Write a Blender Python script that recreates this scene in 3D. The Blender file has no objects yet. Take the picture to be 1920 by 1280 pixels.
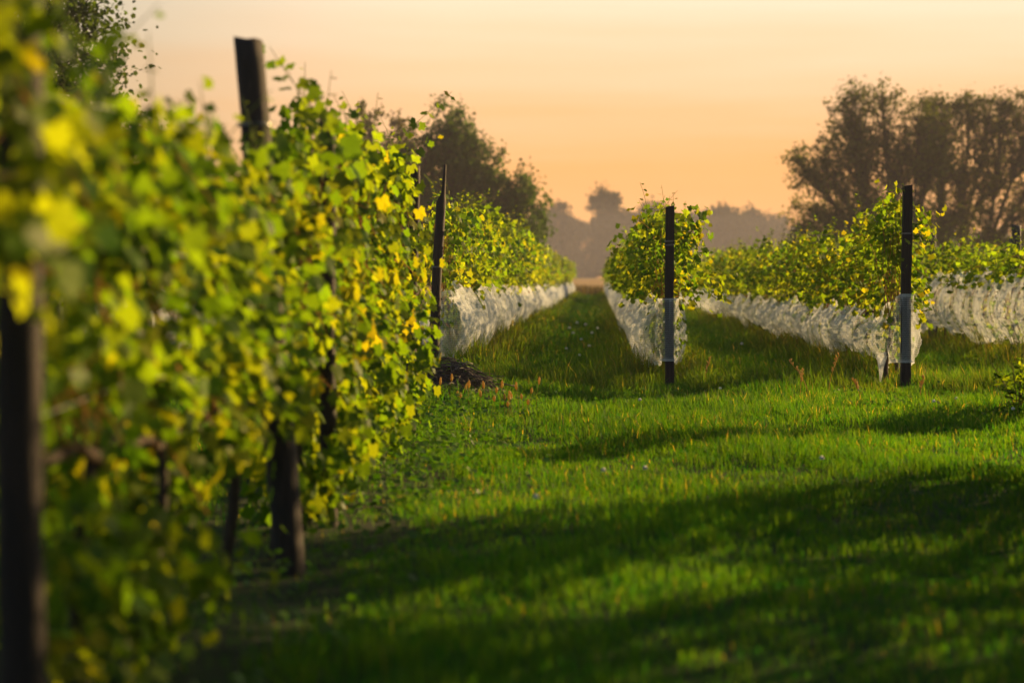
import bpy, math, random
import numpy as np
from mathutils import Vector

R = math.radians
SC = bpy.context.scene
COL = SC.collection

# ------------------------------------------------------------------ camera
F = 4533.0                       # focal length in photo pixels (85 mm on a 36 mm sensor, 1920 px wide)
VX, VY, EYE = 1120.0, 520.0, 1.25  # where the row direction (+Y) meets the photo, and the eye height
cam_d = bpy.data.cameras.new("camera")
cam = bpy.data.objects.new("camera", cam_d)
COL.objects.link(cam)
cam.location = (0, 0, EYE)
cam.rotation_euler = Vector(((960 - VX) / F, 1.0, -(640 - VY) / F)).to_track_quat('-Z', 'Y').to_euler()
cam_d.lens, cam_d.sensor_width = 85.0, 36.0
cam_d.clip_start, cam_d.clip_end = 0.1, 6000
cam_d.dof.use_dof = True
cam_d.dof.focus_distance = 23.3
cam_d.dof.aperture_fstop = 2.0
SC.camera = cam

# ------------------------------------------------------------------ sun, sky, exposure
SUN_AZ, SUN_EL = R(46), R(15)
S = Vector((math.sin(SUN_AZ) * math.cos(SUN_EL), math.cos(SUN_AZ) * math.cos(SUN_EL), math.sin(SUN_EL)))
sun_d = bpy.data.lights.new("sun", 'SUN')
sun_d.energy, sun_d.angle, sun_d.color = 5.0, R(0.5), (1.0, 0.65, 0.27)
sun = bpy.data.objects.new("sun", sun_d)
COL.objects.link(sun)
sun.location = S * 50
sun.rotation_euler = S.to_track_quat('Z', 'Y').to_euler()

W = bpy.data.worlds.new("World")
SC.world = W
W.use_nodes = True
nt = W.node_tree
nt.nodes.clear()
N, Lk = nt.nodes.new, nt.links.new
out = N('ShaderNodeOutputWorld')
bg = N('ShaderNodeBackground')
bg.inputs['Strength'].default_value = 0.05
sky = N('ShaderNodeTexSky')
sky.sky_type = 'NISHITA'
sky.sun_disc = False
sky.sun_elevation, sky.sun_rotation = SUN_EL, SUN_AZ
sky.air_density, sky.dust_density, sky.ozone_density = 1.2, 2.0, 1.0
tc = N('ShaderNodeTexCoord')
sep = N('ShaderNodeSeparateXYZ')
Lk(tc.outputs['Generated'], sep.inputs[0])
ramp = N('ShaderNodeValToRGB')          # dusk glow low in the sky
e = ramp.color_ramp.elements
e[0].position, e[0].color = 0.0, (1.0, 0.395, 0.105, 1)
e[1].position, e[1].color = 0.118, (1.0, 0.785, 0.54, 1)
m = ramp.color_ramp.elements.new(0.045)
m.color = (1.0, 0.48, 0.16, 1)
# thin streaks of cloud bend the glow a little
mp = N('ShaderNodeMapping')
mp.inputs['Scale'].default_value = (2.2, 2.2, 30.0)
Lk(tc.outputs['Generated'], mp.inputs[0])
nz = N('ShaderNodeTexNoise')
nz.inputs['Scale'].default_value = 1.6
nz.inputs['Detail'].default_value = 5
Lk(mp.outputs[0], nz.inputs['Vector'])
ad = N('ShaderNodeMath'); ad.operation = 'MULTIPLY_ADD'
ad.inputs[1].default_value = 0.055
Lk(nz.outputs['Fac'], ad.inputs[0])
sb = N('ShaderNodeMath'); sb.operation = 'SUBTRACT'
sb.inputs[1].default_value = 0.027
Lk(sep.outputs['Z'], sb.inputs[0])
Lk(sb.outputs[0], ad.inputs[2])
Lk(ad.outputs[0], ramp.inputs[0])
glow = N('ShaderNodeVectorMath'); glow.operation = 'SCALE'
# the glow is strongest toward the sun and fades round to the far side of the sky
sd = N('ShaderNodeVectorMath'); sd.operation = 'DOT_PRODUCT'
sd.inputs[1].default_value = (math.sin(SUN_AZ), math.cos(SUN_AZ), 0)
Lk(tc.outputs['Generated'], sd.inputs[0])
gs = N('ShaderNodeMapRange'); gs.interpolation_type = 'SMOOTHSTEP'
gs.inputs['From Min'].default_value, gs.inputs['From Max'].default_value = 0.35, 0.66
gs.inputs['To Min'].default_value, gs.inputs['To Max'].default_value = 4.0, 9.4
Lk(sd.outputs['Value'], gs.inputs['Value'])
Lk(gs.outputs[0], glow.inputs['Scale'])
Lk(ramp.outputs[0], glow.inputs[0])
fac = N('ShaderNodeMapRange'); fac.interpolation_type = 'SMOOTHSTEP'
fac.inputs['From Min'].default_value, fac.inputs['From Max'].default_value = 0.118, 0.18
fac.inputs['To Min'].default_value, fac.inputs['To Max'].default_value = 1.0, 0.0
Lk(sep.outputs['Z'], fac.inputs['Value'])
mix = N('ShaderNodeMix'); mix.data_type = 'RGBA'
az = N('ShaderNodeMapRange'); az.interpolation_type = 'SMOOTHSTEP'
az.inputs['From Min'].default_value, az.inputs['From Max'].default_value = 0.35, 0.66
Lk(sd.outputs['Value'], az.inputs['Value'])
fz = N('ShaderNodeMath'); fz.operation = 'MULTIPLY'
Lk(fac.outputs[0], fz.inputs[0]); Lk(az.outputs[0], fz.inputs[1])
Lk(fz.outputs[0], mix.inputs['Factor'])
dim = N('ShaderNodeVectorMath'); dim.operation = 'SCALE'
dim.inputs['Scale'].default_value = 0.95
Lk(sky.outputs[0], dim.inputs[0])
Lk(dim.outputs[0], mix.inputs[6])
Lk(glow.outputs[0], mix.inputs[7])
Lk(mix.outputs[2], bg.inputs['Color'])
Lk(bg.outputs[0], out.inputs['Surface'])

vs = SC.view_settings
vs.view_transform, vs.look, vs.exposure, vs.gamma = 'Standard', 'None', 1.25, 1.0
vs.use_curve_mapping = False
SC.cycles.use_denoising = True
SC.cycles.transparent_max_bounces = 24
SC.cycles.max_bounces = 8
SC.cycles.volume_bounces = 0
SC.cycles.sample_clamp_indirect = 4.0

rng = np.random.default_rng(7)
random.seed(7)


# ------------------------------------------------------------------ helpers
def ss(a, b, x):
    t = np.clip((np.asarray(x, float) - a) / (b - a), 0, 1)
    return t * t * (3 - 2 * t)


def gz(x, y):
    """height of the ground"""
    x = np.asarray(x, float); y = np.asarray(y, float)
    z = 0.075 * ss(8, 26, y)
    z = z + 0.22 * np.exp(-((x + 2.2) / 1.3) ** 2) * ss(15, 24, y) * (1 - 0.6 * ss(40, 90, y))
    z = z + 0.9 * ss(150, 430, y)
    z = z + 0.018 * np.sin(x * 2.1 + y * .7) + 0.014 * np.sin(y * 1.7 - x * 1.1)
    return z


def at(px, py, d):
    return Vector(((px - VX) / F * d, d, EYE + (VY - py) / F * d))


class MB:
    """collects vertices, faces and a per-vertex colour and links them as one mesh object"""
    def __init__(s):
        s.v, s.t, s.q, s.c, s.u, s.n = [], [], [], [], [], 0

    def add(s, v, tris=None, quads=None, col=None, uv=None):
        v = np.asarray(v, float).reshape(-1, 3)
        s.v.append(v)
        if tris is not None and len(tris): s.t.append(np.asarray(tris, int).reshape(-1, 3) + s.n)
        if quads is not None and len(quads): s.q.append(np.asarray(quads, int).reshape(-1, 4) + s.n)
        c = np.ones((len(v), 3)) * .5 if col is None else np.broadcast_to(np.asarray(col, float), (len(v), 3))
        s.c.append(c)
        s.u.append(np.zeros((len(v), 3)) if uv is None else np.asarray(uv, float))
        s.n += len(v)
        return s

    def tube(s, pts, radii, sides=6, col=None, cap=True, rough=0.0):
        pts = np.asarray(pts, float)
        n = len(pts)
        radii = np.broadcast_to(np.asarray(radii, float), (n,))
        tan = np.gradient(pts, axis=0)
        tan /= np.linalg.norm(tan, axis=1)[:, None] + 1e-9
        ref = np.array([1., 0, 0]) if abs(tan[0][0]) < .8 else np.array([0, 1., 0])
        a = np.cross(tan, ref); a /= np.linalg.norm(a, axis=1)[:, None] + 1e-9
        b = np.cross(tan, a)
        th = np.linspace(0, 2 * np.pi, sides, endpoint=False)
        rr = radii[:, None] * (1 + rough * rng.normal(size=(n, sides)))
        ring = pts[:, None] + rr[..., None] * (np.cos(th)[None, :, None] * a[:, None] + np.sin(th)[None, :, None] * b[:, None])
        v = ring.reshape(-1, 3)
        i = np.arange(n - 1)[:, None] * sides; j = np.arange(sides)[None]; k = (j + 1) % sides
        q = np.stack([i + j, i + k, i + sides + k, i + sides + j], -1).reshape(-1, 4)
        t = None
        if cap:
            v = np.vstack([v, pts[:1], pts[-1:]])
            jj = np.arange(sides); kk = (jj + 1) % sides
            t = np.vstack([np.stack([kk, jj, np.full(sides, n * sides)], 1),
                           np.stack([(n - 1) * sides + jj, (n - 1) * sides + kk, np.full(sides, n * sides + 1)], 1)])
        return s.add(v, t, q, col)

    def mesh(s, name, mat, smooth=True):
        me = bpy.data.meshes.new(name)
        v = np.vstack(s.v)
        t = np.vstack(s.t) if s.t else np.zeros((0, 3), int)
        q = np.vstack(s.q) if s.q else np.zeros((0, 4), int)
        loops = np.concatenate([t.ravel(), q.ravel()])
        starts = np.concatenate([np.arange(len(t)) * 3, len(t) * 3 + np.arange(len(q)) * 4])
        me.vertices.add(len(v)); me.vertices.foreach_set('co', v.astype(np.float32).ravel())
        me.loops.add(len(loops)); me.loops.foreach_set('vertex_index', loops.astype(np.int32))
        me.polygons.add(len(starts)); me.polygons.foreach_set('loop_start', starts.astype(np.int32))
        me.polygons.foreach_set('use_smooth', np.full(len(starts), smooth))
        a = me.attributes.new('tone', 'FLOAT_COLOR', 'POINT')
        c = np.hstack([np.vstack(s.c), np.ones((len(v), 1))])
        a.data.foreach_set('color', c.astype(np.float32).ravel())
        u = np.vstack(s.u)
        if u.any():
            a = me.attributes.new('cloth', 'FLOAT_VECTOR', 'POINT')
            a.data.foreach_set('vector', u.astype(np.float32).ravel())
        me.update(calc_edges=True)
        me.materials.append(mat)
        return me

    def build(s, name, mat, parent=None, loc=None, smooth=True):
        o = bpy.data.objects.new(name, s.mesh(name, mat, smooth))
        COL.objects.link(o)
        if parent: o.parent = parent
        if loc is not None: o.location = loc
        return o


def tag(o, label=None, cat=None, group=None, kind=None):
    if label: o['label'] = label
    if cat: o['category'] = cat
    if group: o['group'] = group
    if kind: o['kind'] = kind
    return o


def empty(name, loc, rz=0):
    o = bpy.data.objects.new(name, None)
    COL.objects.link(o)
    o.location = loc
    o.rotation_euler.z = rz
    o.empty_display_size = .2
    return o


def copy_tree(o, parent=None):
    c = o.copy()
    COL.objects.link(c)
    c.parent = parent
    for ch in list(o.children):
        copy_tree(ch, c)
    return c


def unit(v):
    return v / (np.linalg.norm(v, axis=-1, keepdims=True) + 1e-9)


# ------------------------------------------------------------------ materials
def mat_new(name):
    m = bpy.data.materials.new(name)
    m.use_nodes = True
    m.node_tree.nodes.clear()
    n = m.node_tree.nodes.new
    o = n('ShaderNodeOutputMaterial')
    return m, n, m.node_tree.links.new, o


def mat_leaf(name, gain=1.0, trans=1.0, tfac=.5, gloss=.06, rough=.45, tint=(3.1, 2.4, .3)):
    """thin leaf: reflected and transmitted light, a weak wax gloss; colour is the leaf's own tone"""
    m, n, l, o = mat_new(name)
    at_ = n('ShaderNodeAttribute'); at_.attribute_name = 'tone'
    tcn = n('ShaderNodeTexCoord')
    nzn = n('ShaderNodeTexNoise'); nzn.inputs['Scale'].default_value = 60; nzn.inputs['Detail'].default_value = 3
    l(tcn.outputs['Object'], nzn.inputs['Vector'])
    mr = n('ShaderNodeMapRange'); mr.inputs['To Min'].default_value = .65 * gain; mr.inputs['To Max'].default_value = 1.3 * gain
    l(nzn.outputs['Fac'], mr.inputs['Value'])
    sc = n('ShaderNodeVectorMath'); sc.operation = 'SCALE'
    l(at_.outputs['Color'], sc.inputs[0]); l(mr.outputs[0], sc.inputs['Scale'])
    tr = n('ShaderNodeVectorMath'); tr.operation = 'MULTIPLY'
    tr.inputs[1].default_value = tuple(t * trans for t in tint)
    l(sc.outputs[0], tr.inputs[0])
    d = n('ShaderNodeBsdfDiffuse'); l(sc.outputs[0], d.inputs['Color'])
    t = n('ShaderNodeBsdfTranslucent'); l(tr.outputs[0], t.inputs['Color'])
    mx = n('ShaderNodeMixShader'); mx.inputs[0].default_value = tfac
    l(d.outputs[0], mx.inputs[1]); l(t.outputs[0], mx.inputs[2])
    g = n('ShaderNodeBsdfGlossy'); g.inputs['Roughness'].default_value = rough
    m2 = n('ShaderNodeMixShader'); m2.inputs[0].default_value = gloss
    l(mx.outputs[0], m2.inputs[1]); l(g.outputs[0], m2.inputs[2])
    l(m2.outputs[0], o.inputs['Surface'])
    return m


def mat_wood(name, dark, light, scale=(60, 60, 5), rough=.85, bump=.5):
    m, n, l, o = mat_new(name)
    tcn = n('ShaderNodeTexCoord'); mpn = n('ShaderNodeMapping'); mpn.inputs['Scale'].default_value = scale
    l(tcn.outputs['Object'], mpn.inputs[0])
    nzn = n('ShaderNodeTexNoise'); nzn.inputs['Scale'].default_value = 1; nzn.inputs['Detail'].default_value = 6
    nzn.inputs['Roughness'].default_value = .65
    l(mpn.outputs[0], nzn.inputs['Vector'])
    rp = n('ShaderNodeValToRGB')
    rp.color_ramp.elements[0].position, rp.color_ramp.elements[0].color = .3, (*dark, 1)
    rp.color_ramp.elements[1].position, rp.color_ramp.elements[1].color = .72, (*light, 1)
    l(nzn.outputs['Fac'], rp.inputs[0])
    p = n('ShaderNodeBsdfPrincipled'); p.inputs['Roughness'].default_value = rough
    l(rp.outputs[0], p.inputs['Base Color'])
    b = n('ShaderNodeBump'); b.inputs['Strength'].default_value = bump; b.inputs['Distance'].default_value = .01
    l(nzn.outputs['Fac'], b.inputs['Height']); l(b.outputs[0], p.inputs['Normal'])
    l(p.outputs[0], o.inputs['Surface'])
    return m


def mat_plain(name, col, rough=.7, metal=0.0, var=.25, scale=20):
    m, n, l, o = mat_new(name)
    tcn = n('ShaderNodeTexCoord')
    nzn = n('ShaderNodeTexNoise'); nzn.inputs['Scale'].default_value = scale; nzn.inputs['Detail'].default_value = 4
    l(tcn.outputs['Object'], nzn.inputs['Vector'])
    mr = n('ShaderNodeMapRange'); mr.inputs['To Min'].default_value = 1 - var; mr.inputs['To Max'].default_value = 1 + var
    l(nzn.outputs['Fac'], mr.inputs['Value'])
    sc = n('ShaderNodeVectorMath'); sc.operation = 'SCALE'; sc.inputs[0].default_value = col
    l(mr.outputs[0], sc.inputs['Scale'])
    p = n('ShaderNodeBsdfPrincipled'); p.inputs['Specular IOR Level'].default_value = .2; p.inputs['Roughness'].default_value = rough; p.inputs['Metallic'].default_value = metal
    l(sc.outputs[0], p.inputs['Base Color']); l(p.outputs[0], o.inputs['Surface'])
    return m


def mat_cane(name):
    m, n, l, o = mat_new(name)
    a = n('ShaderNodeAttribute'); a.attribute_name = 'tone'
    p = n('ShaderNodeBsdfPrincipled'); p.inputs['Roughness'].default_value = .85; p.inputs['Specular IOR Level'].default_value = .15
    l(a.outputs['Color'], p.inputs['Base Color']); l(p.outputs[0], o.inputs['Surface'])
    return m


def mat_ground(name, a, b, scale):
    m, n, l, o = mat_new(name)
    tcn = n('ShaderNodeTexCoord')
    nzn = n('ShaderNodeTexNoise'); nzn.inputs['Scale'].default_value = scale; nzn.inputs['Detail'].default_value = 8
    l(tcn.outputs['Object'], nzn.inputs['Vector'])
    rp = n('ShaderNodeValToRGB')
    rp.color_ramp.elements[0].position, rp.color_ramp.elements[0].color = .35, (*a, 1)
    rp.color_ramp.elements[1].position, rp.color_ramp.elements[1].color = .68, (*b, 1)
    l(nzn.outputs['Fac'], rp.inputs[0])
    p = n('ShaderNodeBsdfPrincipled'); p.inputs['Roughness'].default_value = 1.0
    p.inputs['Specular IOR Level'].default_value = .1
    l(rp.outputs[0], p.inputs['Base Color'])
    l(p.outputs[0], o.inputs['Surface'])
    return m


def mat_net(name):
    """white bird netting: knitted threads with open mesh between, denser where the cloth is gathered"""
    m, n, l, o = mat_new(name)
    a = n('ShaderNodeAttribute'); a.attribute_name = 'cloth'
    sp = n('ShaderNodeSeparateXYZ'); l(a.outputs['Vector'], sp.inputs[0])

    def lines(sock, pitch, duty):
        dv = n('ShaderNodeMath'); dv.operation = 'DIVIDE'; dv.inputs[1].default_value = pitch; l(sock, dv.inputs[0])
        fr = n('ShaderNodeMath'); fr.operation = 'FRACT'; l(dv.outputs[0], fr.inputs[0])
        lt = n('ShaderNodeMath'); lt.operation = 'LESS_THAN'; lt.inputs[1].default_value = duty; l(fr.outputs[0], lt.inputs[0])
        return lt.outputs[0]
    h = lines(sp.outputs['Y'], .020, .33)
    v = lines(sp.outputs['X'], .013, .24)
    mxx = n('ShaderNodeMath'); mxx.operation = 'MAXIMUM'; l(h, mxx.inputs[0]); l(v, mxx.inputs[1])
    # gathers: sp.Z carries how bunched the cloth is
    cb = n('ShaderNodeMath'); cb.operation = 'MULTIPLY'; l(mxx.outputs[0], cb.inputs[0]); cb.inputs[1].default_value = .40
    ad_ = n('ShaderNodeMath'); ad_.operation = 'ADD'; ad_.use_clamp = True
    l(cb.outputs[0], ad_.inputs[0]); l(sp.outputs['Z'], ad_.inputs[1])
    tr = n('ShaderNodeBsdfTransparent')
    d = n('ShaderNodeBsdfDiffuse'); d.inputs['Color'].default_value = (.70, .75, .79, 1)
    t = n('ShaderNodeBsdfTranslucent'); t.inputs['Color'].default_value = (.72, .75, .77, 1)
    mx = n('ShaderNodeMixShader'); mx.inputs[0].default_value = .42
    l(d.outputs[0], mx.inputs[1]); l(t.outputs[0], mx.inputs[2])
    m2 = n('ShaderNodeMixShader')
    l(ad_.outputs[0], m2.inputs[0]); l(tr.outputs[0], m2.inputs[1]); l(mx.outputs[0], m2.inputs[2])
    l(m2.outputs[0], o.inputs['Surface'])
    return m


M = dict(
    leaf=mat_leaf('vine_leaf', 1.0, 1.0, .55, .008),
    grass=mat_leaf('grass_blade', 1.0, 1.0, .48, .012, .5, (2.8, 2.5, .4)),
    weed=mat_leaf('weed_leaf', 1.0, .8, .4, .03, .45, (2.0, 2.3, .5)),
    tree=mat_leaf('tree_leaf', 1.0, .9, .42, .01, .6, (2.6, 2.2, .5)),
    far=mat_leaf('hedge_leaf', 1.0, .3, .2, .0, .6),
    bark=mat_wood('bark', (.010, .007, .005), (.032, .022, .014), (30, 30, 8)),
    vine_bark=mat_wood('vine_bark', (.015, .01, .007), (.07, .045, .028), (70, 70, 12)),
    cane=mat_cane('cane'),
    post=mat_wood('post_wood', (.005, .004, .004), (.042, .026, .021), (70, 70, 4), .85, .8),
    post_grey=mat_wood('post_wood_weathered', (.03, .026, .026), (.10, .085, .08)),
    wire=mat_plain('wire', (.35, .34, .33), .35, 1.0, .1),
    net=mat_net('bird_net'),
    ground=mat_ground('soil_and_turf', (.012, .020, .006), (.030, .045, .010), 3.0),
    field=mat_ground('stubble', (.20, .12, .035), (.34, .21, .07), .35),
    dry=mat_leaf('dry_grass', 1.0, .6, .4, .03, .5),
    white=mat_plain('white_petal', (.75, .74, .70), .6),
    seed=mat_leaf('seed_head', 1.0, .8, .4, .02, .6),
    brush=mat_wood('pruned_wood', (.02, .014, .012), (.14, .10, .085), (40, 40, 40)),
    shed=mat_plain('white_cladding', (.78, .78, .76), .5, 0, .05, 2),
    shed_dark=mat_plain('dark_door', (.06, .06, .07), .5),
)

# ------------------------------------------------------------------ ground
gy = np.concatenate([np.linspace(-40, 4, 12), np.linspace(4.5, 60, 150), np.linspace(61, 176, 60)])
gx = np.concatenate([np.linspace(-500, -14, 14), np.linspace(-13, 13, 120), np.linspace(14, 500, 14)])


def sheet(name, xs, ys, mat):
    X, Y = np.meshgrid(xs, ys)
    v = np.stack([X, Y, gz(X, Y)], -1).reshape(-1, 3)
    nx = len(xs)
    i = np.arange(len(ys) - 1)[:, None] * nx + np.arange(nx - 1)[None]
    i = i.ravel()
    b = MB(); b.add(v, None, np.stack([i, i + 1, i + nx + 1, i + nx], 1))
    return tag(b.build(name, mat), kind='structure')


sheet('ground', gx, gy, M['ground'])
sheet('stubble_field', np.linspace(-500, 500, 40), np.linspace(176, 900, 60), M['field'])

# ------------------------------------------------------------------ leaves
def template(kind):
    if kind == 'near':
        o = [(0, 1.0), (20, .70), (48, .92), (76, .60), (108, .80), (142, .62), (170, .28)]
    elif kind == 'mid':
        o = [(0, 1.0), (48, .88), (80, .62), (112, .78), (166, .32)]
    else:
        o = [(0, 1.0), (62, .8), (140, .6)]
    o = o + [(-a, r) for a, r in reversed(o) if a not in (0,)]
    p = np.array([(r * math.sin(R(a)), r * math.cos(R(a))) for a, r in o])
    z = -.22 * (p[:, 0] ** 2 + .6 * p[:, 1] ** 2) + .10 * np.abs(p[:, 0]) + .05 * np.sin(p[:, 0] * 7)
    v = np.vstack([[0, 0, 0.0], np.column_stack([p, z])])
    v[:, 1] += .25
    k = len(o)
    t = np.array([(0, 1 + (i + 1) % k, 1 + i) for i in range(k)])
    return v * .5, t


TPL = {k: template(k) for k in ('near', 'mid', 'far')}
GREEN = np.array([(.045, .105, .010), (.065, .135, .012), (.090, .155, .012), (.115, .170, .012), (.145, .175, .012), (.17, .05, .014)])


def leaf_tones(n, w=(.18, .27, .27, .18, .085, .015)):
    idx = rng.choice(len(GREEN), size=n, p=np.array(w) / sum(w))
    return GREEN[idx] * rng.uniform(.75, 1.25, (n, 1)) * rng.uniform(.92, 1.08, (n, 3))


def put_leaves(b, pos, nrm, tip, size, tones, kind):
    T, t = TPL[kind]
    n = len(pos)
    nrm = unit(nrm); tip = unit(tip - nrm * np.sum(tip * nrm, 1, keepdims=True))
    X = np.cross(tip, nrm)
    s = np.asarray(size)[:, None, None]
    curl = rng.uniform(.4, 2.6, (n, 1, 1)) * rng.choice([1, 1, 1, -1], (n, 1, 1))
    P = pos[:, None] + s * (T[None, :, 0:1] * X[:, None] + T[None, :, 1:2] * tip[:, None] + curl * T[None, :, 2:3] * nrm[:, None])
    k = len(T)
    tt = (t[None] + (np.arange(n) * k)[:, None, None]).reshape(-1, 3)
    b.add(P.reshape(-1, 3), tt, None, np.repeat(tones, k, axis=0))


CANE = np.array([.42, .20, .035])


def vine_parts(L, zlo, zhi, n, size, kind, wid=.2, shoots=7, shoot_h=.35, inner=0, inner_z=(.3, .9), clump=.22, red=0.002, twigs=16, canes=9, h=.72):
    """meshes of one grapevine: trunk with arms, canes, foliage; the origin is at its foot"""
    tr = MB()
    zz = np.linspace(-.05, h, 7)
    base = np.stack([.03 * np.sin(zz * 6 + rng.uniform(0, 6)), .04 * np.sin(zz * 4 + rng.uniform(0, 6)), zz], 1)
    tr.tube(base, np.linspace(.025, .018, 7), 7, rough=.12)
    cn, fo = MB(), MB()
    for sgn in (-1, 1):
        yy = np.linspace(0, sgn * L * .48, 7)
        cn.tube(np.stack([base[-1, 0] + rng.normal(0, .012, 7), base[-1, 1] + yy, h - .02 + .05 * np.sin(np.abs(yy) * 3) + rng.normal(0, .01, 7)], 1),
                np.linspace(.02, .012, 7), 6, rough=.1, col=(.04, .026, .018))
    # canes up from the arms, and the shoots above the hedge line
    nc = int(L * canes)
    cane_pts = []
    for i in range(nc):
        y0 = rng.uniform(-L / 2, L / 2)
        top = zhi * rng.uniform(.82, 1.0)
        z_ = np.linspace(h, top, 5)
        xo = rng.normal(0, wid * .5)
        p = np.stack([np.linspace(0, xo, 5) + rng.normal(0, .02, 5), y0 + np.linspace(0, rng.normal(0, .08), 5), z_], 1)
        cn.tube(p, np.linspace(.005, .003, 5), 4, cap=False, col=CANE * rng.uniform(.3, .7))
        cane_pts.append(p)
    lp, ln, lt_, ls = [], [], [], []
    for i in range(shoots):
        root = cane_pts[rng.integers(nc)][-1 if nc > 4 else rng.integers(2, 5)]
        x0, y0 = root[0], root[1]
        hh = shoot_h * rng.uniform(.45, 1.25)
        k = 6
        q = np.linspace(0, 1, k)
        bend = rng.normal(0, .35, 2)
        p = np.stack([x0 + bend[0] * hh * q ** 1.6, y0 + bend[1] * hh * q ** 1.6, root[2] - .03 + (hh + zhi - root[2] + .03) * q * (1 - .1 * q)], 1)
        cn.tube(p, np.linspace(.0035, .0015, k), 4, cap=False, col=(.12, .16, .03))
        m_ = max(4, int(hh / .05))
        for j in range(m_):
            f = (j + .6) / m_
            c = np.array([np.interp(f, q, p[:, a]) for a in range(3)])
            ang = rng.uniform(0, 6.28)
            dr = np.array([math.cos(ang), math.sin(ang), -.1])
            lp.append(c + dr * .02); lt_.append(dr + np.array([0, 0, -.45])); ln.append(np.array([0, 0, 1.]) + rng.normal(0, .4, 3))
            ls.append(size * rng.uniform(.75, 1.1) * (1 - .55 * f))
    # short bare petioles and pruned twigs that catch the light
    for i in range(twigs):
        cp = cane_pts[rng.integers(nc)]
        t0 = rng.uniform(0, 3.99); j0 = int(t0)
        c0 = cp[j0] + (cp[j0 + 1] - cp[j0]) * (t0 - j0)
        sd = rng.choice([-1, 1])
        dr = unit(np.array([sd * rng.uniform(.4, 1), rng.normal(0, .6), rng.normal(0, .5)]))
        q = np.linspace(0, 1, 4)[:, None]
        p = c0 + dr * q * rng.uniform(.1, .16 + wid) + np.array([0, 0, -.05]) * q * q
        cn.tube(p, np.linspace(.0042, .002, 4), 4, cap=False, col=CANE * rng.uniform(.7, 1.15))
    # hedge of leaves, in clumps round shoots so that gaps stay open
    nclump = max(6, int(n / 20))
    cy = rng.uniform(-L / 2, L / 2, nclump)
    u = rng.uniform(0, 1, nclump)
    cz = zlo + (zhi - zlo) * u
    prof = wid * (.62 + .55 * np.sin(np.clip(u, 0, 1) * np.pi) ** .7)
    cx = prof * np.clip(rng.normal(0, .75, nclump), -1.35, 1.35)
    ci = rng.integers(0, nclump, n)
    off = rng.normal(0, clump * .5, (n, 3)) * np.array([.7, 1, .9])
    pos = np.stack([cx[ci], cy[ci], cz[ci]], 1) + off
    pos[:, 2] = np.clip(pos[:, 2], zlo - .12, zhi + .12)
    side = np.sign(pos[:, 0] + rng.normal(0, .05, n))
    nrm = np.stack([side * .75, rng.normal(0, .6, n), .45 + rng.normal(0, .5, n)], 1) + rng.normal(0, .4, (n, 3))
    tip = np.stack([side * .35, rng.normal(0, .5, n), -.9 + rng.normal(0, .3, n)], 1)
    tones = leaf_tones(nclump, (.20, .30, .27, .15, .08, red))[ci] * rng.uniform(.78, 1.22, (n, 1))
    odd = rng.random(n) < .12
    tones[odd] = leaf_tones(int(odd.sum()), (.1, .2, .3, .25, .15, red))
    put_leaves(fo, pos, nrm, tip, size * rng.uniform(.6, 1.25, n), tones, kind)
    if lp:
        put_leaves(fo, np.array(lp), np.array(ln), np.array(lt_), np.array(ls), leaf_tones(len(lp), (.05, .25, .35, .25, .1, red)), kind)
    if inner:
        pi_ = np.stack([rng.normal(0, .09, inner), rng.uniform(-L / 2, L / 2, inner), rng.uniform(*inner_z, inner)], 1)
        sd = np.sign(pi_[:, 0])
        put_leaves(fo, pi_, np.stack([sd * .8, rng.normal(0, .5, inner), .3 + rng.normal(0, .4, inner)], 1),
                   np.stack([sd * .3, rng.normal(0, .5, inner), -np.ones(inner)], 1), size * rng.uniform(.6, 1.1, inner), leaf_tones(inner), kind)
    return tr.mesh('trunk', M['vine_bark']), cn.mesh('cane_tangle', M['cane']), fo.mesh('foliage', M['leaf'])


def vine(parts, x, y, label, group, sy=1.0, sz=1.0, flip=False, sx=1.0):
    o = empty('grape_vine', (x, y, float(gz(x, y))), math.pi if flip else 0)
    o.scale = (sx, sy, sz)
    tag(o, label, 'grapevine', group)
    for nm, me in zip(('trunk', 'cane_tangle', 'foliage'), parts):
        c = bpy.data.objects.new(nm, me)
        COL.objects.link(c)
        c.parent = o
    return o


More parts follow.
